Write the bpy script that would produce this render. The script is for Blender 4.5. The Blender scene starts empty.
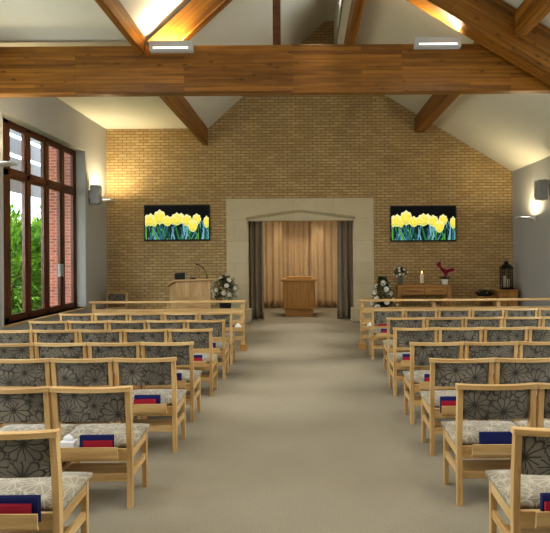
import bpy, bmesh, math, random
from mathutils import Vector, Matrix
random.seed(7)
PI = math.pi
C = bpy.context.scene.collection
H = 1.73                       # camera height
def srgb(r, g, b):
    def f(c):
        c /= 255.0
        return c/12.92 if c <= .04045 else ((c+.055)/1.055)**2.4
    return (f(r), f(g), f(b), 1.0)

# ------------------------------------------------------------------ materials
class NT:
    def __init__(s, name):
        s.m = bpy.data.materials.new(name); s.m.use_nodes = True
        s.t = s.m.node_tree; s.t.nodes.clear()
        s.out = s.n('ShaderNodeOutputMaterial')
        s.b = s.n('ShaderNodeBsdfPrincipled'); s.l(s.b.outputs[0], s.out.inputs[0])
    def n(s, t, **kw):
        x = s.t.nodes.new(t)
        for k, v in kw.items(): setattr(x, k, v)
        return x
    def l(s, a, b): s.t.links.new(a, b)
    def set(s, **kw):
        for k, v in kw.items(): s.b.inputs[k.replace('_', ' ')].default_value = v
    def obj(s, sc=(1, 1, 1), rot=(0, 0, 0), loc=(0, 0, 0)):
        tc = s.n('ShaderNodeTexCoord'); mp = s.n('ShaderNodeMapping')
        mp.inputs['Scale'].default_value = sc; mp.inputs['Rotation'].default_value = rot; mp.inputs['Location'].default_value = loc
        s.l(tc.outputs['Object'], mp.inputs[0]); return mp.outputs[0]
    def noise(s, vec, scale, detail=3, rough=.5):
        x = s.n('ShaderNodeTexNoise'); s.l(vec, x.inputs['Vector'])
        x.inputs['Scale'].default_value = scale; x.inputs['Detail'].default_value = detail; x.inputs['Roughness'].default_value = rough
        return x.outputs[0]
    def ramp(s, fac, stops):
        r = s.n('ShaderNodeValToRGB'); e = r.color_ramp.elements
        while len(e) < len(stops): e.new(.5)
        for i, (p, c) in enumerate(stops): e[i].position = p; e[i].color = c
        s.l(fac, r.inputs[0]); return r.outputs[0]
    def mix(s, fac, a, b, mode='MIX'):
        x = s.n('ShaderNodeMix'); x.data_type = 'RGBA'; x.blend_type = mode
        for k, v in ((0, fac), (6, a), (7, b)):
            if hasattr(v, 'is_linked') or hasattr(v, 'links'): s.l(v, x.inputs[k])
            else: x.inputs[k].default_value = v
        return x.outputs[2]
    def math(s, op, a, b=0.0, c=0.0):
        x = s.n('ShaderNodeMath'); x.operation = op
        for i, v in enumerate((a, b, c)):
            if hasattr(v, 'links'): s.l(v, x.inputs[i])
            else: x.inputs[i].default_value = v
        return x.outputs[0]
    def col(s, c):
        if hasattr(c, 'links'): s.l(c, s.b.inputs['Base Color'])
        else: s.b.inputs['Base Color'].default_value = c
    def bump(s, h, strength=.2, dist=.01):
        x = s.n('ShaderNodeBump'); x.inputs['Strength'].default_value = strength; x.inputs['Distance'].default_value = dist
        s.l(h, x.inputs['Height']); s.l(x.outputs[0], s.b.inputs['Normal'])

def mat_plain(name, c, rough=.6, metal=0.0, var=.06, sc=6):
    t = NT(name); v = t.obj()
    f = t.noise(v, sc, 3)
    lo = tuple(x*(1-var) for x in c[:3])+(1,); hi = tuple(min(1, x*(1+var)) for x in c[:3])+(1,)
    t.col(t.ramp(f, [(.3, lo), (.7, hi)])); t.set(Roughness=rough, Metallic=metal)
    return t.m

def mat_wood(name, axis, dark, mid, light, rough=.45, scale=1.0):
    t = NT(name)
    sc = [14*scale]*3; sc[axis] = 1.1*scale
    v = t.obj(tuple(sc))
    oi = t.n('ShaderNodeObjectInfo'); off = t.n('ShaderNodeVectorMath'); off.operation = 'ADD'
    sc2 = t.n('ShaderNodeMath'); sc2.operation = 'MULTIPLY'; sc2.inputs[1].default_value = 37.0
    t.l(oi.outputs['Random'], sc2.inputs[0]); t.l(v, off.inputs[0]); t.l(sc2.outputs[0], off.inputs[1])
    f = t.noise(off.outputs[0], 1.6, 5, .6)
    c = t.ramp(f, [(.28, dark), (.5, mid), (.75, light)])
    br = t.n('ShaderNodeMapRange'); br.inputs['To Min'].default_value = .9; br.inputs['To Max'].default_value = 1.08
    t.l(oi.outputs['Random'], br.inputs[0])
    hs = t.n('ShaderNodeHueSaturation'); t.l(br.outputs[0], hs.inputs['Value']); t.l(c, hs.inputs['Color'])
    t.col(hs.outputs[0]); t.set(Roughness=rough)
    t.bump(f, .05, .004)
    return t.m

def mat_brick(name, c1, c2, mortar, plane='xz', bw=.225, rh=.075, ms=.010, dirt=.18):
    t = NT(name); tc = t.n('ShaderNodeTexCoord'); sx = t.n('ShaderNodeSeparateXYZ'); cb = t.n('ShaderNodeCombineXYZ')
    t.l(tc.outputs['Object'], sx.inputs[0])
    t.l(sx.outputs[0 if plane == 'xz' else 1], cb.inputs[0]); t.l(sx.outputs[2], cb.inputs[1])
    br = t.n('ShaderNodeTexBrick'); br.offset = .5
    t.l(cb.outputs[0], br.inputs['Vector'])
    for k, x in (('Color1', c1), ('Color2', c2), ('Mortar', mortar), ('Scale', 1.0), ('Mortar Size', ms), ('Mortar Smooth', .1), ('Bias', 0.0), ('Brick Width', bw), ('Row Height', rh)):
        br.inputs[k].default_value = x
    f = t.noise(cb.outputs[0], 1.3, 6, .65)
    f2 = t.ramp(f, [(.3, (1-dirt,)*3+(1,)), (.7, (1+dirt*.3,)*3+(1,))])
    c = t.mix(1.0, br.outputs['Color'], f2, 'MULTIPLY')
    t.col(c); t.set(Roughness=.85)
    t.bump(t.math('SUBTRACT', 1.0, br.outputs['Fac']), .5, .008)
    return t.m

def mat_glulam(name, dark, mid, light):
    t = NT(name)
    tc = t.n('ShaderNodeTexCoord'); sx = t.n('ShaderNodeSeparateXYZ'); t.l(tc.outputs['Object'], sx.inputs[0])
    add = t.math('ADD', sx.outputs[2], t.math('MULTIPLY', sx.outputs[1], 1.0))
    cb = t.n('ShaderNodeCombineXYZ'); t.l(sx.outputs[0], cb.inputs[0]); t.l(add, cb.inputs[1])
    oi = t.n('ShaderNodeObjectInfo'); of = t.n('ShaderNodeVectorMath'); of.operation = 'ADD'
    t.l(cb.outputs[0], of.inputs[0]); t.l(t.math('MULTIPLY', oi.outputs['Random'], 9.0), of.inputs[1])
    br = t.n('ShaderNodeTexBrick'); br.offset = .37; br.offset_frequency = 3
    t.l(cb.outputs[0], br.inputs['Vector'])
    for k, x in (('Color1', dark), ('Color2', light), ('Mortar', tuple(v*.5 for v in dark[:3])+(1,)), ('Scale', 1.0), ('Mortar Size', .0025), ('Bias', 0.0), ('Brick Width', 1.7), ('Row Height', .062)):
        br.inputs[k].default_value = x
    mp = t.n('ShaderNodeMapping'); mp.inputs['Scale'].default_value = (.8, 16, 1); t.l(of.outputs[0], mp.inputs[0])
    g = t.noise(mp.outputs[0], 1.7, 6, .65)
    gc = t.ramp(g, [(.25, dark), (.5, mid), (.78, light)])
    c = t.mix(.42, gc, br.outputs['Color'])
    mk = t.n('ShaderNodeMapping'); mk.inputs['Scale'].default_value = (3.0, 8.0, 1); t.l(of.outputs[0], mk.inputs[0])
    vo = t.n('ShaderNodeTexVoronoi'); vo.inputs['Scale'].default_value = 1.0; t.l(mk.outputs[0], vo.inputs['Vector'])
    k = t.ramp(vo.outputs['Distance'], [(.05, (1, 1, 1, 1)), (.17, (0, 0, 0, 1))])
    kc = t.mix(t.math('MULTIPLY', k, .7), c, tuple(v*.35 for v in dark[:3])+(1,))
    t.col(kc); t.set(Roughness=.38); t.bump(g, .05, .003)
    return t.m

def mat_flower_fabric(name, ground, line, hi, plane, lw=1.0):
    """woven upholstery with large overlapping chrysanthemum heads"""
    t = NT(name)
    tc = t.n('ShaderNodeTexCoord'); sx = t.n('ShaderNodeSeparateXYZ'); t.l(tc.outputs['Object'], sx.inputs[0])
    cb = t.n('ShaderNodeCombineXYZ'); t.l(sx.outputs[0], cb.inputs[0]); t.l(sx.outputs[2 if plane == 'xz' else 1], cb.inputs[1])
    oi = t.n('ShaderNodeObjectInfo'); of = t.n('ShaderNodeVectorMath'); of.operation = 'ADD'
    t.l(cb.outputs[0], of.inputs[0]); t.l(t.math('MULTIPLY', oi.outputs['Random'], 23.0), of.inputs[1])
    vec = of.outputs[0]
    nd = t.n('ShaderNodeTexNoise'); nd.inputs['Scale'].default_value = 11; t.l(vec, nd.inputs['Vector'])
    sv = t.n('ShaderNodeVectorMath'); sv.operation = 'MULTIPLY_ADD'; sv.inputs[1].default_value = (.03,)*3
    t.l(nd.outputs['Color'], sv.inputs[0]); t.l(vec, sv.inputs[2]); vec = sv.outputs[0]
    def layer(scale, n, R, shift):
        ad = t.n('ShaderNodeVectorMath'); ad.operation = 'ADD'; ad.inputs[1].default_value = shift; t.l(vec, ad.inputs[0]); v = ad.outputs[0]
        vo = t.n('ShaderNodeTexVoronoi'); vo.voronoi_dimensions = '2D'; vo.inputs['Scale'].default_value = scale; vo.inputs['Randomness'].default_value = .8
        t.l(v, vo.inputs['Vector'])
        d = t.n('ShaderNodeVectorMath'); d.operation = 'SUBTRACT'; t.l(v, d.inputs[0]); t.l(vo.outputs['Position'], d.inputs[1])
        ds = t.n('ShaderNodeSeparateXYZ'); t.l(d.outputs[0], ds.inputs[0])
        a = t.math('ARCTAN2', ds.outputs[1], ds.outputs[0])
        sn = t.math('ABSOLUTE', t.math('SINE', t.math('MULTIPLY', a, n)))
        r = vo.outputs['Distance']
        w = t.math('MULTIPLY', sn, r)
        rim = t.math('MULTIPLY', R, t.math('ADD', .72, t.math('MULTIPLY', .28, t.math('POWER', sn, .6))))
        dr = t.math('SUBTRACT', rim, r)                       # positive inside the lobed outline
        m = t.math('MINIMUM', t.math('MULTIPLY', w, .8), dr)
        f = t.n('ShaderNodeMapRange'); f.inputs['From Min'].default_value = .035*lw; f.inputs['From Max'].default_value = .11*lw; t.l(m, f.inputs[0])
        ins = t.math('GREATER_THAN', dr, 0.0)
        return f.outputs[0], ins, r
    fa, ia, ra = layer(5.2, 6.0, .62, (0, 0, 0)); fb, ib, rb = layer(6.4, 7.5, .9, (.37, .71, 0))
    f = t.math('ADD', t.math('MULTIPLY', fa, ia), t.math('MULTIPLY', fb, t.math('SUBTRACT', 1.0, ia)))
    big = t.noise(vec, 5.0, 2)
    pc = t.mix(t.ramp(big, [(.35, (0, 0, 0, 1)), (.65, (1, 1, 1, 1))]), ground, hi)
    c = t.mix(f, line, pc)
    t.col(c); t.set(Roughness=.65); t.b.inputs['Sheen Weight'].default_value = .25
    t.bump(f, .35, .004)
    return t.m

def mat_emit(name, c, strength):
    t = NT(name); v = t.obj(); f = t.noise(v, 3, 1)
    t.col(c); t.l(t.ramp(f, [(.2, tuple(x*.97 for x in c[:3])+(1,)), (.8, c)]), t.b.inputs['Emission Color']); t.set(Emission_Strength=strength)
    return t.m

def mat_glass(name, tint=(.95, .97, .97, 1)):
    t = NT(name)
    tr = t.n('ShaderNodeBsdfTransparent'); tr.inputs[0].default_value = tint
    gl = t.n('ShaderNodeBsdfGlossy'); gl.inputs['Roughness'].default_value = .02
    lw = t.n('ShaderNodeLayerWeight'); fr = t.n('ShaderNodeMath'); fr.operation = 'POWER'; fr.inputs[1].default_value = 5.0; t.l(lw.outputs['Facing'], fr.inputs[0])
    mx = t.n('ShaderNodeMixShader'); t.l(fr.outputs[0], mx.inputs[0]); t.l(tr.outputs[0], mx.inputs[1]); t.l(gl.outputs[0], mx.inputs[2])
    t.l(mx.outputs[0], t.out.inputs[0]); return t.m

def mat_stone():
    t = NT('limestone'); tc = t.n('ShaderNodeTexCoord'); sx = t.n('ShaderNodeSeparateXYZ'); cb = t.n('ShaderNodeCombineXYZ')
    t.l(tc.outputs['Object'], sx.inputs[0]); t.l(sx.outputs[0], cb.inputs[0]); t.l(sx.outputs[2], cb.inputs[1])
    mp = t.n('ShaderNodeMapping'); mp.inputs['Location'].default_value = (.3, .16, 0); t.l(cb.outputs[0], mp.inputs[0])
    br = t.n('ShaderNodeTexBrick'); br.offset = .5; t.l(mp.outputs[0], br.inputs['Vector'])
    a, b = srgb(206, 193, 162), srgb(199, 186, 155)
    for k, x in (('Color1', a), ('Color2', b), ('Mortar', srgb(178, 168, 140)), ('Scale', 1.0), ('Mortar Size', .004), ('Brick Width', 1.05), ('Row Height', .58)):
        br.inputs[k].default_value = x
    f = t.noise(cb.outputs[0], 2.5, 6, .6)
    t.col(t.mix(1.0, br.outputs['Color'], t.ramp(f, [(.3, (.9, .9, .9, 1)), (.7, (1, 1, 1, 1))]), 'MULTIPLY')); t.set(Roughness=.8)
    return t.m

def mat_carpet():
    t = NT('carpet'); v = t.obj()
    f = t.noise(v, 120, 3, .7); f2 = t.noise(v, .9, 4, .6)
    wv = t.n('ShaderNodeTexWave'); wv.bands_direction = 'X'; wv.inputs['Scale'].default_value = 22; wv.inputs['Distortion'].default_value = 1.5; wv.inputs['Detail'].default_value = 3
    wv.inputs['Detail Scale'].default_value = 6
    t.l(v, wv.inputs['Vector'])
    c = t.ramp(f, [(.25, srgb(116, 108, 92)), (.75, srgb(168, 158, 137))])
    c = t.mix(.15, c, t.ramp(wv.outputs[0], [(0, srgb(130, 123, 108)), (1, srgb(174, 166, 148))]))
    c = t.mix(1.0, c, t.ramp(f2, [(.3, (.88, .88, .88, 1)), (.7, (1.0, 1.0, 1.0, 1))]), 'MULTIPLY')
    t.col(c); t.set(Roughness=.95); t.bump(f, .5, .006)
    return t.m

def mat_leaf(name, a, b):
    t = NT(name); v = t.obj(); f = t.noise(v, 7, 3)
    t.col(t.ramp(f, [(.3, a), (.7, b)])); t.set(Roughness=.5)
    t.b.inputs['Subsurface Weight'].default_value = 0
    return t.m

oakc = (srgb(172, 133, 82), srgb(201, 165, 112), srgb(216, 187, 138))
OAKX, OAKY, OAKZ = [mat_wood('oak_'+'xyz'[i], i, *oakc) for i in range(3)]
oak2 = (srgb(150, 106, 52), srgb(180, 134, 74), srgb(196, 152, 92))
HONX, HONY, HONZ = [mat_wood('honey_oak_'+'xyz'[i], i, *oak2) for i in range(3)]
GLU = mat_glulam('glulam_pine', srgb(78, 48, 12), srgb(128, 82, 25), srgb(178, 122, 48))
DARKWOOD = mat_wood('mahogany_stain', 2, srgb(56, 30, 17), srgb(88, 49, 28), srgb(122, 72, 42))
BRICK = mat_brick('buff_brick', srgb(196, 170, 124), srgb(176, 148, 103), srgb(140, 117, 82), dirt=.14)
REDBRICK = mat_brick('red_brick', srgb(158, 84, 64), srgb(130, 66, 52), srgb(160, 128, 110))
STONE = mat_stone(); CARPET = mat_carpet()
PLASTER = mat_plain('grey_paint', srgb(172, 170, 164), .8, var=.02, sc=1.5)
CEIL = mat_plain('white_ceiling_paint', srgb(216, 211, 195), .85, var=.015, sc=1.5)
WHITE = mat_plain('white_plastic', srgb(222, 222, 218), .4, var=.02)
PAPER = mat_plain('white_paper', srgb(236, 236, 234), .7, var=.02)
LAMPGREY = mat_plain('lamp_housing_paint', srgb(176, 174, 168), .5, var=.02)
GREYP = mat_plain('grey_plastic', srgb(150, 150, 148), .5, var=.03)
BLACK = mat_plain('black_plastic', srgb(12, 12, 13), .6, var=.1)
IRON = mat_plain('black_iron', srgb(30, 30, 30), .5, .4, var=.1)
BACKFAB = mat_flower_fabric('chair_back_fabric', srgb(104, 97, 84), srgb(52, 47, 39), srgb(134, 126, 111), 'xz')
SEATFAB_LIT = mat_flower_fabric('chair_seat_fabric_lit', srgb(142, 132, 112), srgb(172, 162, 141), srgb(120, 110, 92), 'xy', 1.1)  # same cloth as the backs; light from above and sheen painted in as paler colours
BLUE = mat_plain('navy_cloth', srgb(24, 34, 98), .6, var=.12, sc=30)
RED = mat_plain('crimson_cloth', srgb(164, 26, 52), .55, var=.1, sc=30)
CURT_D = mat_plain('charcoal_curtain_cloth', srgb(140, 128, 112), .85, var=.08, sc=20)
CURT_B = mat_plain('beige_curtain_cloth', srgb(198, 172, 138), .85, var=.08, sc=20)
GLASS = mat_glass('clear_glass')
LEAF = mat_leaf('dark_leaf', srgb(26, 44, 20), srgb(64, 88, 42))
LEAFY = mat_leaf('olive_leaf', srgb(70, 70, 26), srgb(110, 98, 40))
SHRUB = mat_leaf('bright_shrub_leaf', srgb(50, 110, 24), srgb(176, 214, 80))
PETW = mat_leaf('white_petal', srgb(232, 228, 214), srgb(250, 248, 240))
PETP = mat_leaf('pink_petal', srgb(126, 22, 52), srgb(196, 60, 96))
STRIP = mat_emit('lit_diffuser', (1, .98, .94, 1), .8)
FLAME = mat_emit('candle_flame', (1, .62, .2, 1), 6)
WAX = mat_plain('ivory_wax', srgb(236, 226, 200), .5, var=.03)
GRASS = mat_plain('lawn', srgb(80, 110, 50), .9, var=.3, sc=3)

# ------------------------------------------------------------------ mesh helpers
def B(): return bmesh.new()
def box(bm, x0, x1, y0, y1, z0, z1, M=None, bev=0.0, seg=2):
    r = bmesh.ops.create_cube(bm, size=1.0); vs = r['verts']
    for v in vs:
        v.co = Vector((x0+(v.co.x+.5)*(x1-x0), y0+(v.co.y+.5)*(y1-y0), z0+(v.co.z+.5)*(z1-z0)))
    if bev:
        es = list({e for v in vs for e in v.link_edges})
        r2 = bmesh.ops.bevel(bm, geom=es, offset=bev, segments=seg, affect='EDGES', profile=.5)
        vs = list({v for f in r2['faces'] for v in f.verts} | {v for v in vs if v.is_valid})
    if M is not None:
        for v in vs: v.co = M @ v.co
    return vs
def hexa(bm, lo, hi, bev=0.0):
    """solid from two quads (4 points each, same order)"""
    v = [bm.verts.new(Vector(p)) for p in lo+hi]
    for f in ((3, 2, 1, 0), (4, 5, 6, 7), (0, 1, 5, 4), (1, 2, 6, 5), (2, 3, 7, 6), (3, 0, 4, 7)): bm.faces.new([v[i] for i in f])
    if bev:
        es = list({e for x in v for e in x.link_edges})
        bmesh.ops.bevel(bm, geom=es, offset=bev, segments=2, affect='EDGES', profile=.5)
def prism(bm, pts, a0, a1, axis='y'):
    """extrude a polygon; axis y: pts are (x,z); axis x: pts are (y,z); axis z: pts are (x,y)"""
    def P(p, a): return {'y': (p[0], a, p[1]), 'x': (a, p[0], p[1]), 'z': (p[0], p[1], a)}[axis]
    A = [bm.verts.new(P(p, a0)) for p in pts]; Bv = [bm.verts.new(P(p, a1)) for p in pts]
    n = len(pts)
    bm.faces.new(A); bm.faces.new(Bv[::-1])
    for i in range(n): bm.faces.new((A[i], Bv[i], Bv[(i+1) % n], A[(i+1) % n]))
def loft(bm, rings, cap=True, closed=True):
    R = [[bm.verts.new(Vector(p)) for p in r] for r in rings]
    for a, b in zip(R, R[1:]):
        n = len(a)
        for i in range(n if closed else n-1):
            bm.faces.new((a[i], a[(i+1) % n], b[(i+1) % n], b[i]))
    if cap and closed: bm.faces.new(R[0][::-1]); bm.faces.new(R[-1])
def lathe(bm, prof, c=(0, 0, 0), n=16):
    rings = [[(c[0]+r*math.cos(2*PI*i/n), c[1]+r*math.sin(2*PI*i/n), c[2]+z) for i in range(n)] for r, z in prof]
    loft(bm, rings)
def tube(bm, pts, r, n=8):
    pts = [Vector(p) for p in pts]; rings = []
    for i, p in enumerate(pts):
        d = (pts[min(i+1, len(pts)-1)]-pts[max(i-1, 0)]).normalized()
        u = d.cross(Vector((0, 0, 1)) if abs(d.z) < .9 else Vector((1, 0, 0))).normalized(); w = d.cross(u)
        rr = r[i] if isinstance(r, (list, tuple)) else r
        rings.append([p+u*rr*math.cos(2*PI*k/n)+w*rr*math.sin(2*PI*k/n) for k in range(n)])
    loft(bm, rings)
def leaf(bm, p, d, up, L, W):
    d = d.normalized(); s = d.cross(up)
    if s.length < 1e-4: s = d.cross(Vector((1, 0, 0)))
    s.normalize(); nrm = s.cross(d)
    a = bm.verts.new(p); b = bm.verts.new(p+d*L*.5+s*W*.5+nrm*L*.06); c = bm.verts.new(p+d*L-nrm*L*.08); e = bm.verts.new(p+d*L*.5-s*W*.5+nrm*L*.06)
    bm.faces.new((a, b, c, e))
def obj(name, bm, m, parent=None, loc=None, rot=None, smooth=False):
    bmesh.ops.recalc_face_normals(bm, faces=bm.faces)
    me = bpy.data.meshes.new(name); bm.to_mesh(me); bm.free()
    ms = m if isinstance(m, (list, tuple)) else [m]
    for x in ms: me.materials.append(x)
    if smooth:
        for p in me.polygons: p.use_smooth = True
    o = bpy.data.objects.new(name, me); C.objects.link(o)
    if parent: o.parent = parent
    if loc: o.location = loc
    if rot: o.rotation_euler = rot
    return o
def tag(o, label, cat=None, group=None, kind=None):
    o['label'] = label
    if cat: o['category'] = cat
    if group: o['group'] = group
    if kind: o['kind'] = kind
    return o
def thing(name, label, cat, loc=(0, 0, 0), rz=0, group=None):
    o = bpy.data.objects.new(name, None); C.objects.link(o); o.empty_display_size = .1
    o.location = loc; o.rotation_euler = (0, 0, rz); return tag(o, label, cat, group)
def struct(name, bm, m, label, cat, loc=None, rot=None, parent=None):
    return tag(obj(name, bm, m, parent, loc, rot), label, cat, None, 'structure')
def copy_tree(o, parent=None):
    c = o.copy(); C.objects.link(c); c.parent = parent
    if parent: c.matrix_parent_inverse = o.matrix_parent_inverse.copy()
    for ch in list(o.children): copy_tree(ch, c)
    return c

# ------------------------------------------------------------------ room shell
XL, XR, YB, YF = -5.27, 5.53, 14.9, -3.2
ZFL = 5.17                                   # flat ceiling along the window wall
def roofL(x): return ZFL+.905*(x+2.55)
def roofR(x): return 7.328-.608*x
XTOP, ZTOP, XCL = .585, 8.007, .80
ZEAVE = roofR(XR)
bm = B(); box(bm, -6.0, 6.2, YF, 20.0, -.12, 0)
struct('floor', bm, CARPET, 'beige ribbed carpet floor down the aisle and under the chairs', 'floor')

WIN_L = [(9.8, 13.46), (5.0, 8.5), (.2, 3.7)]
WZ0, WZ1 = .57, 4.31
bm = B(); T = .34
ys = sorted([YF, YB]+[y for w in WIN_L for y in w])
for a, b in zip(ys, ys[1:]):
    if any(abs(a-w[0]) < 1e-6 for w in WIN_L):
        box(bm, XL-T, XL, a, b, 0, WZ0); box(bm, XL-T, XL, a, b, WZ1, ZFL)
    else: box(bm, XL-T, XL, a, b, 0, ZFL)
struct('wall_left', bm, PLASTER, 'plain grey painted side wall with the tall timber windows', 'wall')
bm = B(); WIN_R = [(5.6, 9.0), (1.0, 4.4)]  # unseen window openings added to let in light
ys = sorted([YF, YB]+[y for w in WIN_R for y in w])
for a, b in zip(ys, ys[1:]):
    if any(abs(a-w[0]) < 1e-6 for w in WIN_R):
        box(bm, XR, XR+T, a, b, 0, .6); box(bm, XR, XR+T, a, b, 3.3, ZEAVE)
    else: box(bm, XR, XR+T, a, b, 0, ZEAVE)
struct('wall_right', bm, PLASTER, 'plain grey painted side wall without windows beside the lantern', 'wall')
# end wall of brick, with the opening of the curtained recess
OX0, OX1, OZ = -1.527, 1.30, 2.70
SX0, SX1, SZ = -2.08, 1.83, 3.29
gable = lambda x0, x1: None
bm = B(); y0, y1 = YB, YB+.3
prism(bm, [(XL-T, 0), (OX0-.02, 0), (OX0-.02, 8.4), (XL-T, 8.4)], y0, y1)
prism(bm, [(OX1+.02, 0), (XR+T, 0), (XR+T, 8.4), (OX1+.02, 8.4)], y0, y1)
prism(bm, [(OX0-.02, OZ+.25), (OX1+.02, OZ+.25), (OX1+.02, 8.4), (OX0-.02, 8.4)], y0, y1)
struct('wall_back', bm, BRICK, 'buff brick gable end wall behind the screens', 'wall')
bm = B(); box(bm, XL-T, XR+T, YF-.3, YF, 0, 8.4)
struct('wall_rear', bm, PLASTER, 'plain painted end wall behind the congregation', 'wall')
# ceiling
t_ = .15
bm = B(); y0, y1 = YF, YB
prism(bm, [(XL-T, ZFL), (-2.55, ZFL), (XTOP, ZTOP), (XCL, ZTOP), (XCL+.25, ZTOP), (XCL+.25, ZTOP+t_), (XTOP-.06, ZTOP+t_), (-2.61, ZFL+t_), (XL-T, ZFL+t_)], y0, y1)
prism(bm, [(XCL, roofR(XCL)), (XR+T, roofR(XR+T)), (XR+T, roofR(XR+T)+t_), (XCL, roofR(XCL)+t_)], y0, y1)
struct('ceiling', bm, CEIL, 'white plaster ceiling, flat by the windows then two unequal slopes', 'ceiling')
bm = B(); zc0 = roofR(XCL)
CW = [(10.4, 12.3), (7.6, 9.8), (4.6, 7.0), (1.6, 4.0)]
ys = sorted([YF, YB]+[y for w in CW for y in w])
for a, b in zip(ys, ys[1:]):
    if any(abs(a-w[0]) < 1e-6 for w in CW):
        box(bm, XCL, XCL+.2, a, b, zc0, zc0+.32); box(bm, XCL, XCL+.2, a, b, ZTOP-.15, ZTOP)
    else: box(bm, XCL, XCL+.2, a, b, zc0, ZTOP)
struct('wall_clerestory', bm, CEIL, 'white upright wall with high windows between the two roof slopes', 'wall')
# skirtings
bm = B(); box(bm, XL, XL+.02, YF, YB, 0, .12); struct('baseboard_left', bm, WHITE, 'white skirting under the tall timber windows', 'baseboard')
bm = B(); box(bm, XR-.02, XR, YF, YB, 0, .12); struct('baseboard_right', bm, WHITE, 'white skirting along the windowless grey wall', 'baseboard')

# ------------------------------------------------------------------ windows
def window(name, xs, ya, yb, z0, z1, bays, ztr, label, wall_x, sill=True, pw=.125):
    """timber window in a wall x = const; xs is the frame's inner plane, bays the mullion lines"""
    d = .09 if xs < 0 else -.09
    xa, xb = sorted((xs, xs-d))
    w = thing(name, label, 'window', (xs, (ya+yb)/2, z0)); w['kind'] = 'structure'
    ox, oy, oz = w.location
    def bb(bm, y0, y1, za, zb, ins=0): box(bm, xa-ox+ins*.5, xb-ox-ins*.5, y0-oy, y1-oy, za-oz, zb-oz)
    bm = B(); fw = .07
    bb(bm, ya, yb, z0, z0+fw); bb(bm, ya, yb, z1-fw, z1); bb(bm, ya, bays[0]+.04, z0, z1); bb(bm, bays[-1]-.06, yb, z0, z1)
    for m in bays[1:-1]: bb(bm, m-.05, m+.05, z0, z1)
    if ztr: bb(bm, ya, yb, ztr-.05, ztr+.05)
    obj('window_frame', bm, DARKWOOD, w)
    zz = [(z0+fw, ztr-.05), (ztr+.05, z1-fw)] if ztr else [(z0+fw, z1-fw)]
    for i, (a, b) in enumerate(zip(bays, bays[1:])):
        for (za, zb) in zz:
            bm = B(); y0, y1 = a+.05, b-.05; s = pw-.05; ins = .03
            bb(bm, y0, y0+s, za, zb, ins); bb(bm, y1-s, y1, za, zb, ins); bb(bm, y0+s, y1-s, za, za+s*.6, ins); bb(bm, y0+s, y1-s, zb-s*.6, zb, ins)
            sh = obj('sash', bm, DARKWOOD, w)
            bm = B(); box(bm, (xa+xb)/2-ox-.004, (xa+xb)/2-ox+.004, y0+s-oy, y1-s-oy, za+s*.6-oz, zb-s*.6-oz); obj('pane', bm, GLASS, sh)
    if sill:
        bm = B(); e = .06 if xs < 0 else -.06
        x0, x1 = sorted((xs, wall_x+e)); box(bm, x0-ox, x1-ox, ya-oy-.03, yb-oy+.03, -.035, .0, bev=.006)
        obj('window_sill', bm, OAKY, w)
    return w
bays1 = [10.35, 11.14, 11.94, 12.72, 13.44]
window('window_1', XL-.22, 9.8, 13.46, WZ0, WZ1, bays1, 3.34, 'tall dark timber window of four lights looking onto the shrubs', XL)
for i, (a, b) in enumerate(WIN_L[1:]):
    window('window_%d' % (i+2), XL-.22, a, b, WZ0, WZ1, [a, a+.875, a+1.75, a+2.625, b], 3.34, 'dark timber window in the grey wall, %s along from the one with the shrubs' % ('next' if i == 0 else 'second'), XL)
for i, (a, b) in enumerate(WIN_R):
    window('window_%d' % (i+4), XR+.22, a, b, .6, 3.3, [a, a+.85, a+1.7, a+2.55, b], None, 'unseen timber window added for light, facing the shrubs window, %s' % ('nearer the brick wall' if i == 0 else 'nearer the rear'), XR)
for i, (a, b) in enumerate(CW):
    n = 3; window('window_%d' % (i+6), XCL+.12, a, b, zc0+.32, ZTOP-.15, [a+(b-a)*k/n for k in range(n+1)], None, 'high clerestory window between roof slopes, %s from the brick gable' % ['first', 'second', 'third', 'fourth'][i], XCL, False, .09)

# ------------------------------------------------------------------ outside the window
bm = B(); box(bm, -30, -6.0, -10, 45, -.15, -.03); struct('ground', bm, GRASS, 'lawn outside the tall windows', 'lawn')
bm = B(); box(bm, -6.5, XL-T, 13.9, 14.2, -.1, 5.4)
struct('wall_outside', bm, REDBRICK, 'red brick wall standing outside the tall window', 'wall')
cn = thing('slatted_canopy', 'pale grey slatted canopy outside the top of the tall window', 'canopy', (-6.7, 11.5, 2.9))
for k, z in enumerate((3.28, 3.72, 4.18, 4.64)):
    bm = B(); box(bm, -.06-.1*k*0, .0, -4.5, 6.0, z-2.9, z+.35-2.9); obj('canopy_board', bm, WHITE, cn)
for y in (-4.4, 5.9):
    bm = B(); box(bm, -.10, -.061, y-.05, y+.05, -2.95, 2.2); obj('canopy_post', bm, GREYP, cn)
def shrub(label, x, y, r, h, n, seed):
    rnd = random.Random(seed); t = thing('garden_shrub', label, 'shrub', (x, y, -.03), 0, 'shrubs outside the window')
    bm = B()
    for i in range(n):
        u = rnd.uniform(-1, 1); a = rnd.uniform(0, 2*PI); s = math.sqrt(1-u*u); k = rnd.uniform(.72, 1.05)*(1+.16*math.sin(3*a+seed)+.12*math.sin(5*u*3+a))
        p = Vector((r*k*s*math.cos(a), r*k*s*math.sin(a), h*.5+h*.5*k*u)); d = Vector((s*math.cos(a), s*math.sin(a), u+.35))+Vector((rnd.uniform(-.6, .6), rnd.uniform(-.6, .6), rnd.uniform(-.5, .4)))
        leaf(bm, p, d, Vector((0, 0, 1)), rnd.uniform(.16, .30), rnd.uniform(.05, .09))
    obj('foliage', bm, SHRUB, t)
    bm = B()
    for i in range(6):
        a = i*PI/3+seed; tube(bm, [(0, 0, 0), (.3*r*math.cos(a), .3*r*math.sin(a), h*.35), (.7*r*math.cos(a), .7*r*math.sin(a), h*.75)], [.04, .025, .01], 6)
    obj('stem', bm, DARKWOOD, t)
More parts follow.
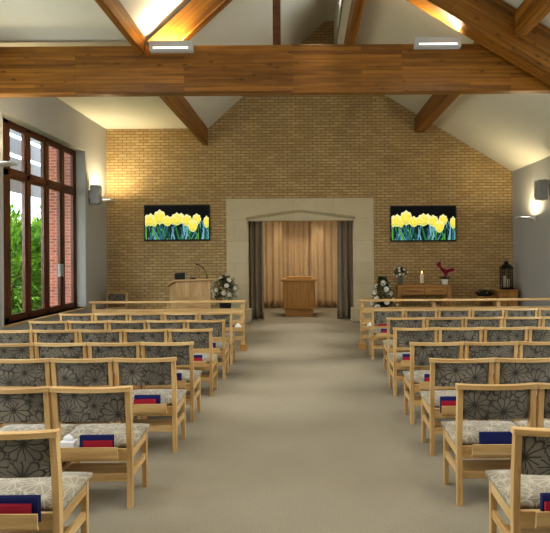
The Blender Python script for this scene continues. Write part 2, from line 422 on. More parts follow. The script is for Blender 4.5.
shrub('leafy green shrub behind the first window light from the wall lamp', -8.2, 15.0, 1.25, 2.75, 9000, 3)
shrub('taller leafy green shrub behind the second window light, beside red brick', -9.0, 19.2, 1.45, 3.0, 9000, 5)
shrub('leafy green shrub at the back, between the two nearer ones', -13.6, 22.6, 2.2, 3.2, 7000, 9)

# ------------------------------------------------------------------ stone surround and recess
bm = B(); y0, y1 = YB-.03, YB+.34
prism(bm, [(SX0, 0), (OX0, 0), (OX0, OZ), (OX1, OZ), (OX1, 0), (SX1, 0), (SX1, SZ), (SX0, SZ)], y0, y1)
struct('trim_1', bm, STONE, 'pale limestone surround of the curtained recess', 'stone surround')
bm = B(); xm = (OX0+OX1)/2
for (xa, za, xb, zb) in ((OX0-.03, OZ+.03, xm, OZ+.22), (xm, OZ+.22, OX1+.03, OZ+.03)):
    hexa(bm, [(xa, y0-.03, za), (xb, y0-.03, zb), (xb, y0-.11, zb+.05), (xa, y0-.11, za+.05)], [(xa, y0+.01, za), (xb, y0+.01, zb), (xb, y0+.01, zb+.075), (xa, y0+.01, za+.075)])
struct('trim_2', bm, STONE, 'shallow pointed stone moulding over the recess opening', 'moulding')
bm = B(); box(bm, SX0-.02, OX0+.07, y0-.07, y1, 0, .36, bev=.02); struct('trim_3', bm, STONE, 'stone plinth block under the surround beside the lectern', 'plinth')
bm = B(); box(bm, OX1-.07, SX1+.02, y0-.07, y1, 0, .36, bev=.02); struct('trim_4', bm, STONE, 'stone plinth block under the surround beside the console table', 'plinth')
bm = B(); yb = 19.75
box(bm, -2.6, -2.45, YB+.3, yb, 0, 3.6); box(bm, 2.2, 2.35, YB+.3, yb, 0, 3.6); box(bm, -2.6, 2.35, yb, yb+.12, 0, 3.6)
struct('wall_recess', bm, CEIL, 'plain walls of the recess behind its curtains', 'wall')
bm = B(); box(bm, -2.6, 2.35, YB+.3, yb, 3.5, 3.62); struct('ceiling_recess', bm, CEIL, 'plain ceiling of the curtained recess', 'ceiling')
def curtain(label, x0, x1, y, z0, z1, m, folds, amp, seed, group, pinch=0):
    rnd = random.Random(seed); n = folds*10; rows = 12
    bm = B(); V = []
    ph = [rnd.uniform(-.6, .6) for _ in range(5)]
    for j in range(rows+1):
        f = j/rows; z = z1+(z0-z1)*f; row = []
        for i in range(n+1):
            u = i/n; a = amp*(.7+.4*f)
            yy = y+a*math.sin(2*PI*folds*u+ph[0]+.5*math.sin(3*f+ph[1]))+a*.45*math.sin(2*PI*folds*.43*u+ph[2]+f)
            c = (x0+x1)/2; xx = x0+(x1-x0)*u; xx = c+(xx-c)*(1-pinch*math.sin(PI*min(1, f*1.1))*.5)
            row.append(bm.verts.new((xx, yy, z)))
        V.append(row)
    for j in range(rows):
        for i in range(n): bm.faces.new((V[j][i], V[j][i+1], V[j+1][i+1], V[j+1][i]))
    o = obj('curtain', bm, m, smooth=True); md = o.modifiers.new('thick', 'SOLIDIFY'); md.thickness = .006
    return tag(o, label, 'curtain', group)
curtain('charcoal curtain drawn to the recess edge on the lectern side', -1.60, -1.14, 15.42, .02, 2.95, CURT_D, 3, .06, 1, 'recess front curtains', .08)
curtain('charcoal curtain drawn to the recess edge on the console table side', .88, 1.36, 15.42, .02, 2.95, CURT_D, 3, .06, 2, 'recess front curtains', .12)
curtain('long beige curtain on the lectern side behind the catafalque', -2.3, -.76, 19.1, .02, 3.4, CURT_B, 7, .06, 3, 'recess back curtains')
curtain('long beige middle curtain directly behind the catafalque', -.9, .36, 19.45, .02, 3.4, CURT_B, 6, .06, 4, 'recess back curtains')
curtain('long beige curtain on the console side behind the catafalque', .22, 2.1, 19.1, .02, 3.4, CURT_B, 8, .06, 5, 'recess back curtains')

# catafalque
t = thing('catafalque', 'oak plinth with overhanging top standing inside the curtained recess', 'plinth', (-.18, 16.3, 0))
bm = B(); box(bm, -.46, .46, .03, .75, .27, 1.02, bev=.006); obj('body', bm, HONZ, t)
for x in (-.44, .40):
    bm = B(); box(bm, x, x+.04, .0, .03, .27, 1.02, bev=.004); obj('corner_post', bm, HONZ, t)
bm = B(); box(bm, -.52, .52, -.04, .82, 1.02, 1.09, bev=.012); obj('top', bm, HONX, t)
bm = B(); box(bm, -.36, .36, .06, .72, 1.09, 1.15, bev=.008); obj('top_tray', bm, HONX, t)
bm = B(); box(bm, -.52, .52, -.03, .8, .22, .27, bev=.008); obj('moulding', bm, HONX, t)
bm = B(); box(bm, -.42, .42, .02, .76, 0, .22, bev=.006); obj('base', bm, HONX, t)

# ------------------------------------------------------------------ roof timbers (local x runs along each beam)
def beam(name, label, p0, p1, depth, thick, top=True):
    """p0, p1: ends of the TOP centre line"""
    p0, p1 = Vector(p0), Vector(p1); d = p1-p0; L = d.length; ex = d.normalized()
    ey = Vector((0, 0, 1)).cross(ex).normalized(); ez = ex.cross(ey)
    bm = B(); box(bm, 0, L, -thick/2, thick/2, -depth, 0, bev=.008, seg=1)
    o = struct(name, bm, GLU, label, 'beam')
    M = Matrix((ex, ey, ez)).transposed().to_4x4(); M.translation = p0
    o.matrix_world = M; return o
TY = 8.75
beam('tie_beam', 'deep orange laminated tie beam crossing the whole room overhead', (XL, TY+.09, 5.05), (4.3, TY+.09, 5.05), .745, .18)
a = math.atan(.577); off = .75
beam('rafter', 'deep sloping laminated rafter over the windowless wall side of the tie beam', (1.0, TY-.28, roofR(1.0)-.02), (5.45, TY-.28, roofR(5.45)-.02), .57, .34)
beam('rafter', 'steep laminated rafter rising from the lamp on the window side', (-2.45, TY+.10, roofL(-2.45)-.14), (.5, TY+.10, roofL(.5)-.14), .36, .19)
beam('purlin', 'purlin over the camera end at the edge of the flat window side ceiling', (-2.52, YF, 5.19), (-2.52, TY-.01, 5.19), .29, .10)
beam('purlin', 'purlin reaching the brick wall at the edge of the flat ceiling', (-2.62, TY+.2, 5.18), (-2.62, YB, 5.18), .47, .12)
beam('purlin', 'purlin under the shallow slope butting the deep rafter', (3.22, YF, roofR(3.22)-.02), (3.22, TY-.451, roofR(3.22)-.02), .36, .18)
beam('purlin', 'purlin under the shallow slope reaching the brick wall', (3.07, TY+.2, roofR(3.07)-.02), (3.07, YB, roofR(3.07)-.02), .42, .24)
beam('ridge_beam', 'dark ridge beam at the foot of the high windows', (1.0, TY+.2, 6.58), (1.0, YB, 6.58), .40, .17)
bm = B(); box(bm, -.06, .06, -.06, .06, 0, roofL(-.42)-5.05)
o = struct('king_post', bm, mat_glulam('dark_post_wood', srgb(70, 36, 14), srgb(96, 54, 22), srgb(118, 70, 32)), 'slim dark upright post standing on the tie beam', 'post', (-.42, TY+.09, 5.05))
o.data.transform(Matrix.Translation((0, 0, 0)))

def beam_light(label, x0, x1, y, z):
    t = thing('beam_uplight', label, 'light', ((x0+x1)/2, y, z), 0, 'lights on the tie beam'); w = (x1-x0)/2
    bm = B(); prism(bm, [(-.12, 0), (0.0, 0), (0.0, .14), (-.145, .14)], -w, w, 'x'); obj('housing', bm, LAMPGREY, t)
    bm = B(); hexa(bm, [(-w+.06, -.128, .025), (w-.06, -.128, .025), (w-.06, -.135, .052), (-w+.06, -.135, .052)], [(-w+.06, -.12, .025), (w-.06, -.12, .025), (w-.06, -.125, .052), (-w+.06, -.125, .052)])
    obj('diffuser', bm, STRIP, t)
    return t
beam_light('white strip uplight on the tie beam at the steep rafter', -2.38, -1.72, TY, 4.93)
beam_light('white strip uplight on the tie beam near the deep rafter', 1.72, 2.43, TY, 4.96)

# ------------------------------------------------------------------ chairs
def curved_slab(bm, hw, fy, dy, fz0, fz1, n=10, bev=0):
    """slab running along x; fy(x) rear face offset, dy depth, fz: heights at rear/front"""
    rings = []
    for i in range(n+1):
        x = -hw+2*hw*i/n; c = 1-(x/hw)**2; y = fy(c)
        rings.append([(x, y, fz0(c)), (x, y+dy, fz0(c)), (x, y+dy, fz1(c)), (x, y, fz1(c))])
    loft(bm, rings)
    if bev:
        es = [e for e in bm.edges if e.is_boundary or (len(e.link_faces) == 2 and e.calc_face_angle(0) > .6)]
        bmesh.ops.bevel(bm, geom=es, offset=bev, segments=2, affect='EDGES', profile=.5)
HW = .268; HS = .2725
def make_chair():
    t = thing('oak_chair', '', 'chair')
    for s in (-1, 1):
        bm = B(); xo, xi = s*HW, s*(HW-.036)
        prof = [(0.0, .042, 0.0), (0.0, .044, .42), (-.012, .034, .61), (-.036, .004, .825)]
        rings = [[(xo, a, z), (xi, a, z), (xi, b, z), (xo, b, z)] for a, b, z in prof]; loft(bm, rings)
        obj('leg', bm, OAKZ, t)
        bm = B(); box(bm, min(xo, xi), max(xo, xi), .358, .394, 0, .43, bev=.003, seg=1); obj('leg', bm, OAKZ, t)
        bm = B(); x0, x1 = sorted((s*(HW-.004), s*(HW-.028)))
        hexa(bm, [(x0, .035, .335), (x1, .035, .335), (x1, .372, .362), (x0, .372, .362)], [(x0, .035, .405), (x1, .035, .405), (x1, .372, .430), (x0, .372, .430)]); obj('side_rail', bm, OAKY, t)
        bm = B(); x0, x1 = sorted((s*(HW-.006), s*(HW-.028)))
        hexa(bm, [(x0, .035, .205), (x1, .035, .205), (x1, .37, .215), (x0, .37, .215)], [(x0, .035, .250), (x1, .035, .250), (x1, .37, .26), (x0, .37, .26)]); obj('stretcher', bm, OAKY, t)
    bm = B(); box(bm, -HW+.03, HW-.03, .008, .032, .325, .41, bev=.003, seg=1); obj('rear_rail', bm, OAKX, t)
    bm = B(); box(bm, -HW+.03, HW-.03, .362, .386, .365, .43, bev=.003, seg=1); obj('front_rail', bm, OAKX, t)
    bm = B(); box(bm, -HW+.03, HW-.03, .01, .035, .185, .24, bev=.003, seg=1); box(bm, -HW+.03, HW-.03, .035, .24, .215, .232); obj('under_shelf', bm, OAKX, t)
    bm = B(); curved_slab(bm, .2765, lambda c: -.046-.022*c, .055, lambda c: .820-.004*c, lambda c: .850-.006*c, 12, .004); obj('top_rail', bm, OAKX, t)
    bm = B()
    n = 10; rings = []
    for i in range(n+1):
        x = -.222+.444*i/n; c = 1-(x/.222)**2; sh = -.022*c
        rings.append([(x, -.002+sh*.6, .604), (x, .026+sh*.6, .604), (x, .004+sh, .815), (x, -.026+sh, .815)])
    loft(bm, rings); bmesh.ops.bevel(bm, geom=[e for e in bm.edges if len(e.link_faces) == 2 and e.calc_face_angle(0) > .6], offset=.006, segments=2, affect='EDGES', profile=.5)
    obj('backrest', bm, BACKFAB, t)
    # cushion with a soft crown
    bm = B(); nx, ny = 10, 8; top = []; 
    def se(u): return max(0.0, 1-abs(u)**6)**.5
    rings = []
    for j in range(ny+1):
        v = -1+2*j/ny; y = .045+.40*(j/ny); zb = .405+.028*(j/ny)
        e = se(v*.97); ring = []
        for i in range(nx+1):
            u = -1+2*i/nx; ring.append((u*HS*(.985+.015*e), y, zb+.016+.026*e*se(u*.96)+.012*(1-u*u)*(1-v*v)))
        for i in range(nx, -1, -1): ring.append(((-1+2*i/nx)*HS*.985, y, zb))
        rings.append(ring)
    loft(bm, rings); obj('seat', bm, SEATFAB_LIT, t, smooth=True)
    bm = B(); x0, x1 = -.20, .212
    prof = [(.010, .378), (-.105, .378), (-.118, .384), (-.124, .397), (-.128, .466), (-.116, .466), (-.112, .398), (-.104, .391), (.010, .390)]
    prism(bm, prof[1:8], x0, x1, 'x'); prism(bm, [(.012, .3785), (-.110, .3785), (-.110, .3898), (.012, .3898)], x0+.05, x1-.05, 'x'); obj('book_box', bm, OAKX, t)
    return t
ORD = ['first', 'second', 'third', 'fourth', 'fifth', 'sixth', 'seventh']
# row: (side, y of the back's top, aisle edge x, chairs that show)
ROWS_L = [(8.98, -1.170, 5), (7.92, -1.135, 5), (6.93, -1.150, 5), (5.85, -1.172, 4), (4.93, -1.142, 3), (3.825, -1.195, 2), (2.855, -1.268, 1)]
ROWS_R = [(9.33, 1.095, 6), (8.05, 1.17, 5), (6.90, 1.08, 4), (5.72, 1.066, 3), (4.80, 1.065, 2), (3.83, 1.032, 2), (2.84, 1.052, 1)]
PITCH = .557
chair0 = make_chair()
def box_of(name, label, cat, w, d, h, m, loc, rz=0, group=None, pages=False, tilt=0):
    t = thing(name, label, cat, loc, rz, group); t.rotation_euler = (tilt, 0, rz)
    return t
def make_book(kind):
    w, d, h, m = (.225, .026, .136, BLUE) if kind == 'blue' else (.19, .022, .108, RED)
    t = thing('hymn_book' if kind == 'blue' else 'service_book', '', 'book')
    bm = B(); box(bm, -w/2, w/2, -d/2, -d/2+.003, 0, h); box(bm, -w/2, w/2, d/2-.003, d/2, 0, h); box(bm, -w/2, -w/2+.003, -d/2+.003, d/2-.003, 0, h); obj('cover', bm, m, t)
    bm = B(); box(bm, -w/2+.0035, w/2-.009, -d/2+.0032, d/2-.0032, .003, h-.010); obj('page_block', bm, PAPER, t)
    return t
book_src = {'blue': make_book('blue'), 'red': make_book('red')}
used = set()
def first_or_copy(src, key):
    if key in used: return copy_tree(src)
    used.add(key); return src
# books that the rows of chairs nearer the camera hide completely are left out
HIDE = {('p', 0, 1, 'blue'), ('p', 0, 1, 'red'), ('p', 0, 2, 'blue'), ('p', 0, 2, 'red'), ('p', 0, 3, 'blue'), ('p', 0, 3, 'red'), ('p', 0, 4, 'blue'), ('p', 0, 4, 'red'), ('p',
    0, 5, 'blue'), ('p', 0, 5, 'red'), ('p', 1, 0, 'blue'), ('p', 1, 0, 'red'), ('p', 1, 1, 'blue'), ('p', 1, 1, 'red'), ('p', 1, 2, 'red'), ('p', 1, 3, 'red'), ('p', 1, 4,
    'blue'), ('p', 1, 4, 'red'), ('p', 2, 3, 'blue'), ('p', 2, 3, 'red'), ('p', 3, 2, 'blue'), ('p', 3, 2, 'red'), ('p', 5, 1, 'blue'), ('p', 5, 1, 'red'), ('w', 0, 0,
    'red'), ('w', 0, 1, 'blue'), ('w', 0, 1, 'red'), ('w', 0, 2, 'blue'), ('w', 0, 2, 'red'), ('w', 0, 3, 'blue'), ('w', 0, 3, 'red'), ('w', 0, 4, 'blue'), ('w', 0, 4,
    'red'), ('w', 1, 1, 'blue'), ('w', 1, 1, 'red'), ('w', 1, 2, 'blue'), ('w', 1, 2, 'red'), ('w', 1, 3, 'blue'), ('w', 1, 3, 'red'), ('w', 1, 4, 'blue'), ('w', 1, 4,
    'red'), ('w', 2, 1, 'red'), ('w', 2, 2, 'blue'), ('w', 2, 2, 'red'), ('w', 2, 3, 'blue'), ('w', 2, 3, 'red'), ('w', 2, 4, 'blue'), ('w', 2, 4, 'red'), ('w', 3, 2,
    'blue'), ('w', 3, 3, 'blue'), ('w', 3, 3, 'red'), ('w', 4, 1, 'blue'), ('w', 4, 1, 'red'), ('w', 4, 2, 'blue'), ('w', 4, 2, 'red'), ('w', 5, 1, 'blue'), ('w', 5, 1,
    'red')}
CH = {}
for side, rows in (('window', ROWS_L), ('plain wall', ROWS_R)):
    s = -1 if side == 'window' else 1
    for r, (y, xe, n) in enumerate(rows):
        for i in range(n):
            c = first_or_copy(chair0, 'chair'); x = xe+s*(.2785+i*PITCH)
            c.location = (x, y+.04, 0); c.rotation_euler = (0, 0, random.uniform(-.006, .006))
            pos = 'at the aisle end' if i == 0 else '%s from the aisle' % ORD[i]
            tag(c, 'oak chair %s, %s row behind the rail, %s side' % (pos, ORD[r], side), 'chair', 'oak chairs in rows')
            CH[(side, r, i)] = c
            for kind, dx, dy in (('blue', .048, -.052), ('red', .036, -.086)):
                key = (side[0], r, i, kind)
                if key in HIDE: continue
                if r == 0 and kind == 'blue' and i == 0 and side == 'window': continue
                if r == 5 and kind == 'red' and i == 0 and side != 'window': continue
                b = first_or_copy(book_src[kind], kind)
                jx = random.uniform(-.02, .02) if r < 6 else 0
                if i == 0: jx = {('window', 5): 0, ('plain wall', 5): -.065, ('plain wall', 6): -.083, ('window', 4): -.02, ('plain wall', 4): -.13, ('plain wall', 3): -.07, ('plain wall', 2): -.10, ('plain wall', 0): -.053, ('window', 6): .03}.get((side, r), jx)
                if (side, r, i, kind) == ('window', 5, 0, 'red'): jx += .03
                b.location = (x+dx+jx, y+.04+dy, .3905); b.rotation_euler = (0, 0, random.uniform(-.03, .03))
                colour = 'navy' if kind == 'blue' else 'crimson'
                tag(b, '%s book behind the %s, %s row behind rail, %s side' % (colour, 'aisle chair' if i == 0 else ORD[i]+' chair from aisle', ORD[r], side), 'book', colour+' books in the chair boxes')
# spare chair against the brick wall, turned round
c = copy_tree(chair0); c.location = (-4.86, 14.45, 0); c.rotation_euler = (0, 0, PI)
tag(c, 'oak chair alone against the brick wall under the screen, facing the rows', 'chair', 'oak chairs in rows')

def tissue_box(label, loc, rz, w=.11, d=.07, h=.09):
    t = thing('tissue_box', label, 'tissue box', loc, rz, 'white tissue boxes')
    bm = B(); box(bm, -w/2, w/2, -d/2, d/2, 0, h, bev=.004); obj('carton', bm, PAPER, t)
    bm = B(); rings = []
    for z, r in ((0, .018), (.02, .026), (.035, .014), (.042, .004)):
        rings.append([(r*1.3*math.cos(2*PI*k/10)*(1+.25*math.sin(3*k)), r*.7*math.sin(2*PI*k/10), h+z) for k in range(10)])
    loft(bm, rings); obj('tissue', bm, PAPER, t)
    return t
c = CH[('window', 5, 0)].location
tissue_box('white tissue box behind the aisle chair, sixth row behind rail, window side', (c.x-.145, c.y-.05, .391), 0, .10, .08, .10)

# ------------------------------------------------------------------ communion rails
def rail(label, x0, x1, y, posts, foot_x):
    t = thing('altar_rail', label, 'rail', ((x0+x1)/2, y, 0), 0, 'front rails'); ox = (x0+x1)/2
    bm = B(); box(bm, x0-ox, x1-ox, -.06, .06, .895, .935, bev=.008); obj('top_rail', bm, OAKX, t)
    bm = B(); box(bm, x0+.06-ox, x1-.05-ox, -.012, .012, .675, .785, bev=.004); obj('panel_board', bm, OAKX, t)
    bm = B(); box(bm, x0+.06-ox, x1-.05-ox, -.012, .012, .47, .575, bev=.004); obj('book_shelf_back', bm, OAKX, t)
    bm = B(); prism(bm, [(-.012, .37), (-.13, .37), (-.145, .385), (-.15, .455), (-.138, .455), (-.133, .39), (-.125, .382), (-.012, .382)], x0+.05-ox, x1-.04-ox, 'x'); obj('book_shelf', bm, OAKX, t)
    bm = B(); box(bm, x0+.06-ox, x1-.05-ox, -.01, .01, .20, .27, bev=.004); obj('lower_board', bm, OAKX, t)
    for x in posts:
        bm = B(); box(bm, x-ox-.035, x-ox+.035, .012, .062, 0, .895, bev=.004); p = obj('post', bm, OAKZ, t)
    for x in posts:
        bm = B(); box(bm, x-ox-.065, x-ox+.065, -.02, .13, 0, .115, bev=.008); obj('foot', bm, HONX, t)
    return t
rail('oak front rail on the window side, before the lectern', -3.99, -1.10, 10.38, (-3.93, -2.54, -1.165), 0)
rail('oak front rail on the plain wall side, before the console table', .99, 4.85, 10.42, (1.06, 2.4, 3.6, 4.79), 0)
tissue_box('white tissue box on the window side rail shelf by the aisle', (-1.24, 10.31, .383), .1, .12, .07, .095)
tissue_box('white tissue box on the plain wall side rail shelf by the aisle', (1.20, 10.34, .383), -.1, .12, .07, .095)
b = copy_tree(book_src['red']); b.location = (1.44, 10.335, .3825); b.rotation_euler = (0, 0, .03)
tag(b, 'crimson book standing in the front rail shelf, plain wall side', 'book', 'crimson books in the chair boxes')

# ------------------------------------------------------------------ lectern, microphone, device
LX, LY, LR = -2.48, 12.42, math.radians(32)
t = thing('lectern', 'pale oak lectern with sloping top angled towards the aisle', 'lectern', (LX, LY, 0), LR)
bm = B(); hexa(bm, [(-.40, 0, 0), (-.36, 0, 0), (-.36, .42, 0), (-.40, .42, 0)], [(-.40, 0, 1.22), (-.36, 0, 1.22), (-.36, .42, 1.10), (-.40, .42, 1.10)]); obj('side_panel', bm, OAKZ, t)
bm = B(); hexa(bm, [(.36, 0, 0), (.40, 0, 0), (.40, .42, 0), (.36, .42, 0)], [(.36, 0, 1.22), (.40, 0, 1.22), (.40, .42, 1.10), (.36, .42, 1.10)]); obj('side_panel', bm, OAKZ, t)
bm = B(); box(bm, -.36, .36, .012, .032, .87, 1.215); obj('front_panel', bm, OAKZ, t)
bm = B(); box(bm, -.36, .36, .008, .032, .05, .865); obj('front_panel', bm, OAKX, t)
bm = B(); hexa(bm, [(-.46, -.06, 1.225), (.46, -.06, 1.225), (.46, .50, 1.075), (-.46, .50, 1.075)], [(-.46, -.06, 1.26), (.46, -.06, 1.26), (.46, .50, 1.11), (-.46, .50, 1.11)], .005); obj('top', bm, OAKX, t)
bm = B(); box(bm, -.36, .36, .03, .40, .45, .47); obj('shelf', bm, OAKX, t)
def lpt(x, y, z): 
    return Vector((LX, LY, .0))+Matrix.Rotation(LR, 3, 'Z') @ Vector((x, y, z))
def ltop(y): return 1.26-.15*(y+.06)/.56
t = thing('desk_clock', 'small black boxy screen on the lectern top', 'device', lpt(-.265, .12, ltop(.12)+.062), LR-.15); t.rotation_euler = (0, 0, LR-.15)
bm = B(); hexa(bm, [(-.11, -.03, -.02), (.11, -.03, -.02), (.11, .05, -.045), (-.11, .05, -.045)], [(-.11, -.01, .115), (.11, -.01, .13), (.11, .03, .13), (-.11, .03, .115)], .006); obj('casing', bm, BLACK, t)
bm = B(); hexa(bm, [(-.09, -.0295, .02), (.09, -.0295, .02), (.09, -.025, .02), (-.09, -.025, .02)], [(-.09, -.0155, .1), (.09, -.0155, .11), (.09, -.011, .11), (-.09, -.011, .1)]); obj('display', bm, mat_plain('dark_display', srgb(8, 9, 12), .6), t)
p = lpt(.0, .03, ltop(.03)+.02); t = thing('microphone_button_unit', 'small flat black switch unit on the lectern top', 'switch unit', p, LR)
bm = B(); hexa(bm, [(-.07, -.03, -.006), (.07, -.03, -.006), (.07, .04, -.02), (-.07, .04, -.02)], [(-.06, -.025, .035), (.06, -.025, .035), (.06, .035, .024), (-.06, .035, .024)], .004); obj('casing', bm, BLACK, t)
bm = B(); box(bm, -.02, .02, -.01, .01, .028, .04); obj('button', bm, GREYP, t)
p = lpt(.345, .06, ltop(.06)); p = p+Vector((0, 0, .02)); t = thing('gooseneck_microphone', 'thin black gooseneck microphone curving over the lectern', 'microphone', p, 0)
bm = B(); lathe(bm, [(.03, -.01), (.03, .012), (.012, .02)], (0, 0, 0), 12); obj('base', bm, BLACK, t)
bm = B(); tube(bm, [(0, 0, .01), (0, 0, .08), (-.03, .0, .16), (-.08, 0, .245), (-.14, 0, .30), (-.20, 0, .325)], .008, 8); obj('neck', bm, BLACK, t, smooth=True)
bm = B(); tube(bm, [(-.195, 0, .323), (-.21, 0, .33), (-.245, 0, .338), (-.25, 0, .339)], [.012, .018, .018, .008], 10); obj('capsule', bm, BLACK, t, smooth=True)

# ------------------------------------------------------------------ flowers
def bloom_mesh(bm, p, r, rnd, petals=10):
    for ring, (k, tilt) in enumerate(((petals, .25), (petals-2, .7), (petals-4, 1.2))):
        for i in range(k):
            a = 2*PI*i/k+ring*.4+rnd.uniform(-.1, .1)
            d = Vector((math.cos(a)*math.cos(tilt), math.sin(a)*math.cos(tilt), math.sin(tilt)))
            leaf(bm, Vector(p), d, Vector((0, 0, 1)), r, r*.75)
def bouquet(name, label, loc, rx, h, zb, nl, nb, br, seed, potr, poth, group, cone=False, potmat=BLACK, tips=None):
    rnd = random.Random(seed); t = thing(name, label, 'flowers', loc, 0, group)
    bm = B(); lathe(bm, [(potr*.75, 0), (potr, poth*.6), (potr*1.05, poth), (potr*.9, poth), (potr*.8, poth*.7)], (0, 0, 0), 16); obj('pot', bm, potmat, t, smooth=True)
    def shell(k):
        u = rnd.uniform(-.75, 1); a = rnd.uniform(0, 2*PI)
        if cone:
            f = rnd.random(); rr = rx*(1-f)**.8*k+.02; return Vector((rr*math.cos(a), rr*math.sin(a), zb+f*h)), Vector((math.cos(a), math.sin(a), .35))
        s = math.sqrt(max(0, 1-u*u)); return Vector((rx*k*s*math.cos(a), rx*k*s*math.sin(a), zb+h*.5+h*.5*k*u)), Vector((s*math.cos(a), s*math.sin(a), u))
    bm = B()
    for i in range(nl):
        p, d = shell(rnd.uniform(.35, .95)); d = d+Vector((rnd.uniform(-.5, .5), rnd.uniform(-.5, .5), rnd.uniform(-.3, .6)))
        leaf(bm, p, d, Vector((0, 0, 1)), rnd.uniform(.05, .10)*(rx/.25), rnd.uniform(.02, .04)*(rx/.25))
    obj('foliage', bm, LEAF, t)
    if tips:
        bm = B()
        for i in range(60):
            a = rnd.uniform(0, 2*PI); rr = rx*.45*rnd.random(); p = Vector((rr*math.cos(a), rr*math.sin(a), zb+h*.82)); leaf(bm, p, Vector((math.cos(a)*.3, math.sin(a)*.3, 1)), Vector((1, 0, 0)), rnd.uniform(.1, .22), .03)
        obj('sprig', bm, LEAFY, t)
    bm = B(); 
    for i in range(5): tube(bm, [(0, 0, poth*.7), (rnd.uniform(-.3, .3)*rx, rnd.uniform(-.3, .3)*rx, zb+h*.4)], .006, 5)
    obj('stem', bm, LEAF, t)
    done = []
    for i in range(nb):
        for _ in range(60):
            p, d = shell(1.0)
            if d.y < .1 and all((p-q).length > br*1.7 for q in done): break
        done.append(p); bm = B(); bloom_mesh(bm, (0, 0, 0), br, rnd)
        q = d.normalized().to_track_quat('Z', 'Y'); o = obj('bloom', bm, PETW, t, p); o.rotation_mode = 'QUATERNION'; o.rotation_quaternion = q
    return t
bouquet('flower_arrangement', 'white roses in dark foliage beside the lectern', (-2.02, 14.15, 0), .30, .72, .54, 520, 16, .07, 11, .14, .60, 'white flower arrangements', tips=True)
bouquet('flower_arrangement', 'pyramid of white roses in dark foliage beside the console table', (1.93, 13.95, 0), .31, .74, .46, 620, 13, .085, 12, .14, .60, 'white flower arrangements', cone=True)

# ------------------------------------------------------------------ console table and what stands on it
CX0, CX1, CY = 2.35, 3.71, 14.2
t = thing('console_table', 'honey oak console table with two drawers against the brick wall', 'table', ((CX0+CX1)/2, CY, 0)); w = (CX1-CX0)/2
bm = B(); box(bm, -w-.01, w+.01, -.02, .45, .955, 1.0, bev=.006); obj('table_top', bm, HONX, t)
for x in (-w, w-.09):
    for y in (0, .35):
        bm = B(); box(bm, x, x+.09, y, y+.08, 0, .955, bev=.004); obj('leg', bm, HONZ, t)
bm = B(); box(bm, -w+.09, w-.09, .02, .42, .94, .955); box(bm, -w+.09, w-.09, .02, .42, .745, .76); box(bm, -w+.09, w-.09, .40, .42, .76, .94); obj('apron', bm, HONX, t)
for x0, x1 in ((-w+.1, -.008), (.008, w-.1)):
    bm = B(); box(bm, x0, x1, .0, .03, .765, .935, bev=.004); d = obj('drawer', bm, HONX, t)
    bm = B(); box(bm, (x0+x1)/2-.14, (x0+x1)/2+.14, -.014, .0, .842, .858, bev=.003); obj('handle', bm, DARKWOOD, d)
bm = B(); box(bm, -w+.09, w-.09, .02, .42, .16, .19); obj('shelf', bm, HONX, t)
PT = 1.001
def at(px, y): return (px-305)*y/560
# glass vase of white flowers
t = bouquet('flower_vase', 'small glass vase of white and pale flowers on the console table', (at(400, 14.4), 14.4, PT), .18, .28, .17, 420, 11, .042, 21, .065, .19, None, potmat=mat_plain('pale_vase', srgb(120, 124, 120), .15))
# candle
t = thing('pillar_candle', 'lit white pillar candle on the console table', 'candle', (at(421.7, 14.4), 14.4, PT))
bm = B(); lathe(bm, [(.075, 0), (.08, .015), (.06, .025), (.055, .03)], (0, 0, 0), 20); obj('dish', bm, mat_glass('candle_glass'), t)
bm = B(); lathe(bm, [(.05, .03), (.05, .25), (.046, .27), (.02, .262), (.004, .262)], (0, 0, 0), 20); obj('wax', bm, WAX, t, smooth=True)
bm = B(); tube(bm, [(0, 0, .26), (.002, 0, .285)], .003, 6); obj('wick', bm, BLACK, t)
bm = B(); lathe(bm, [(.003, .28), (.014, .30), (.012, .32), (.005, .345), (.001, .36)], (0, 0, 0), 10); obj('flame', bm, FLAME, t, smooth=True)
# orchid
t = thing('potted_orchid', 'crimson orchid in a square white pot on the console table', 'plant', (at(444.5, 14.4), 14.4, PT))
bm = B(); hexa(bm, [(-.06, -.06, 0), (.06, -.06, 0), (.06, .06, 0), (-.06, .06, 0)], [(-.07, -.07, .13), (.07, -.07, .13), (.07, .07, .13), (-.07, .07, .13)], .004); obj('pot', bm, WHITE, t)
bm = B(); rnd = random.Random(4)
for a in (.2, 1.3, 2.4, 3.2, 4.2, 5.3, 2.9, 0.05):
    d = Vector((math.cos(a), math.sin(a)*.6, .35)); leaf(bm, Vector((0, 0, .13)), d, Vector((0, 0, 1)), .19, .075)
obj('foliage', bm, LEAF, t)
stems = [[(0, 0, .13), (-.02, 0, .28), (-.06, 0, .40), (-.12, 0, .48), (-.17, 0, .51)], [(.01, 0, .13), (.03, 0, .26), (.08, 0, .33), (.15, 0, .36), (.21, 0, .37)]]
for s in stems:
    bm = B(); tube(bm, s, .005, 6); obj('stem', bm, LEAF, t)
for (x, z) in ((-.17, .50), (-.13, .46), (-.09, .40), (-.05, .36), (-.01, .31), (.05, .32), (.10, .35), (.15, .36), (.20, .37), (-.14, .53), (.03, .27), (.0, .36)):
    bm = B(); bloom_mesh(bm, (0, 0, 0), .055, rnd, 6); o = obj('bloom', bm, PETP, t, (x, -.02, z), (PI/2-.2, 0, rnd.uniform(-.5, .5)))
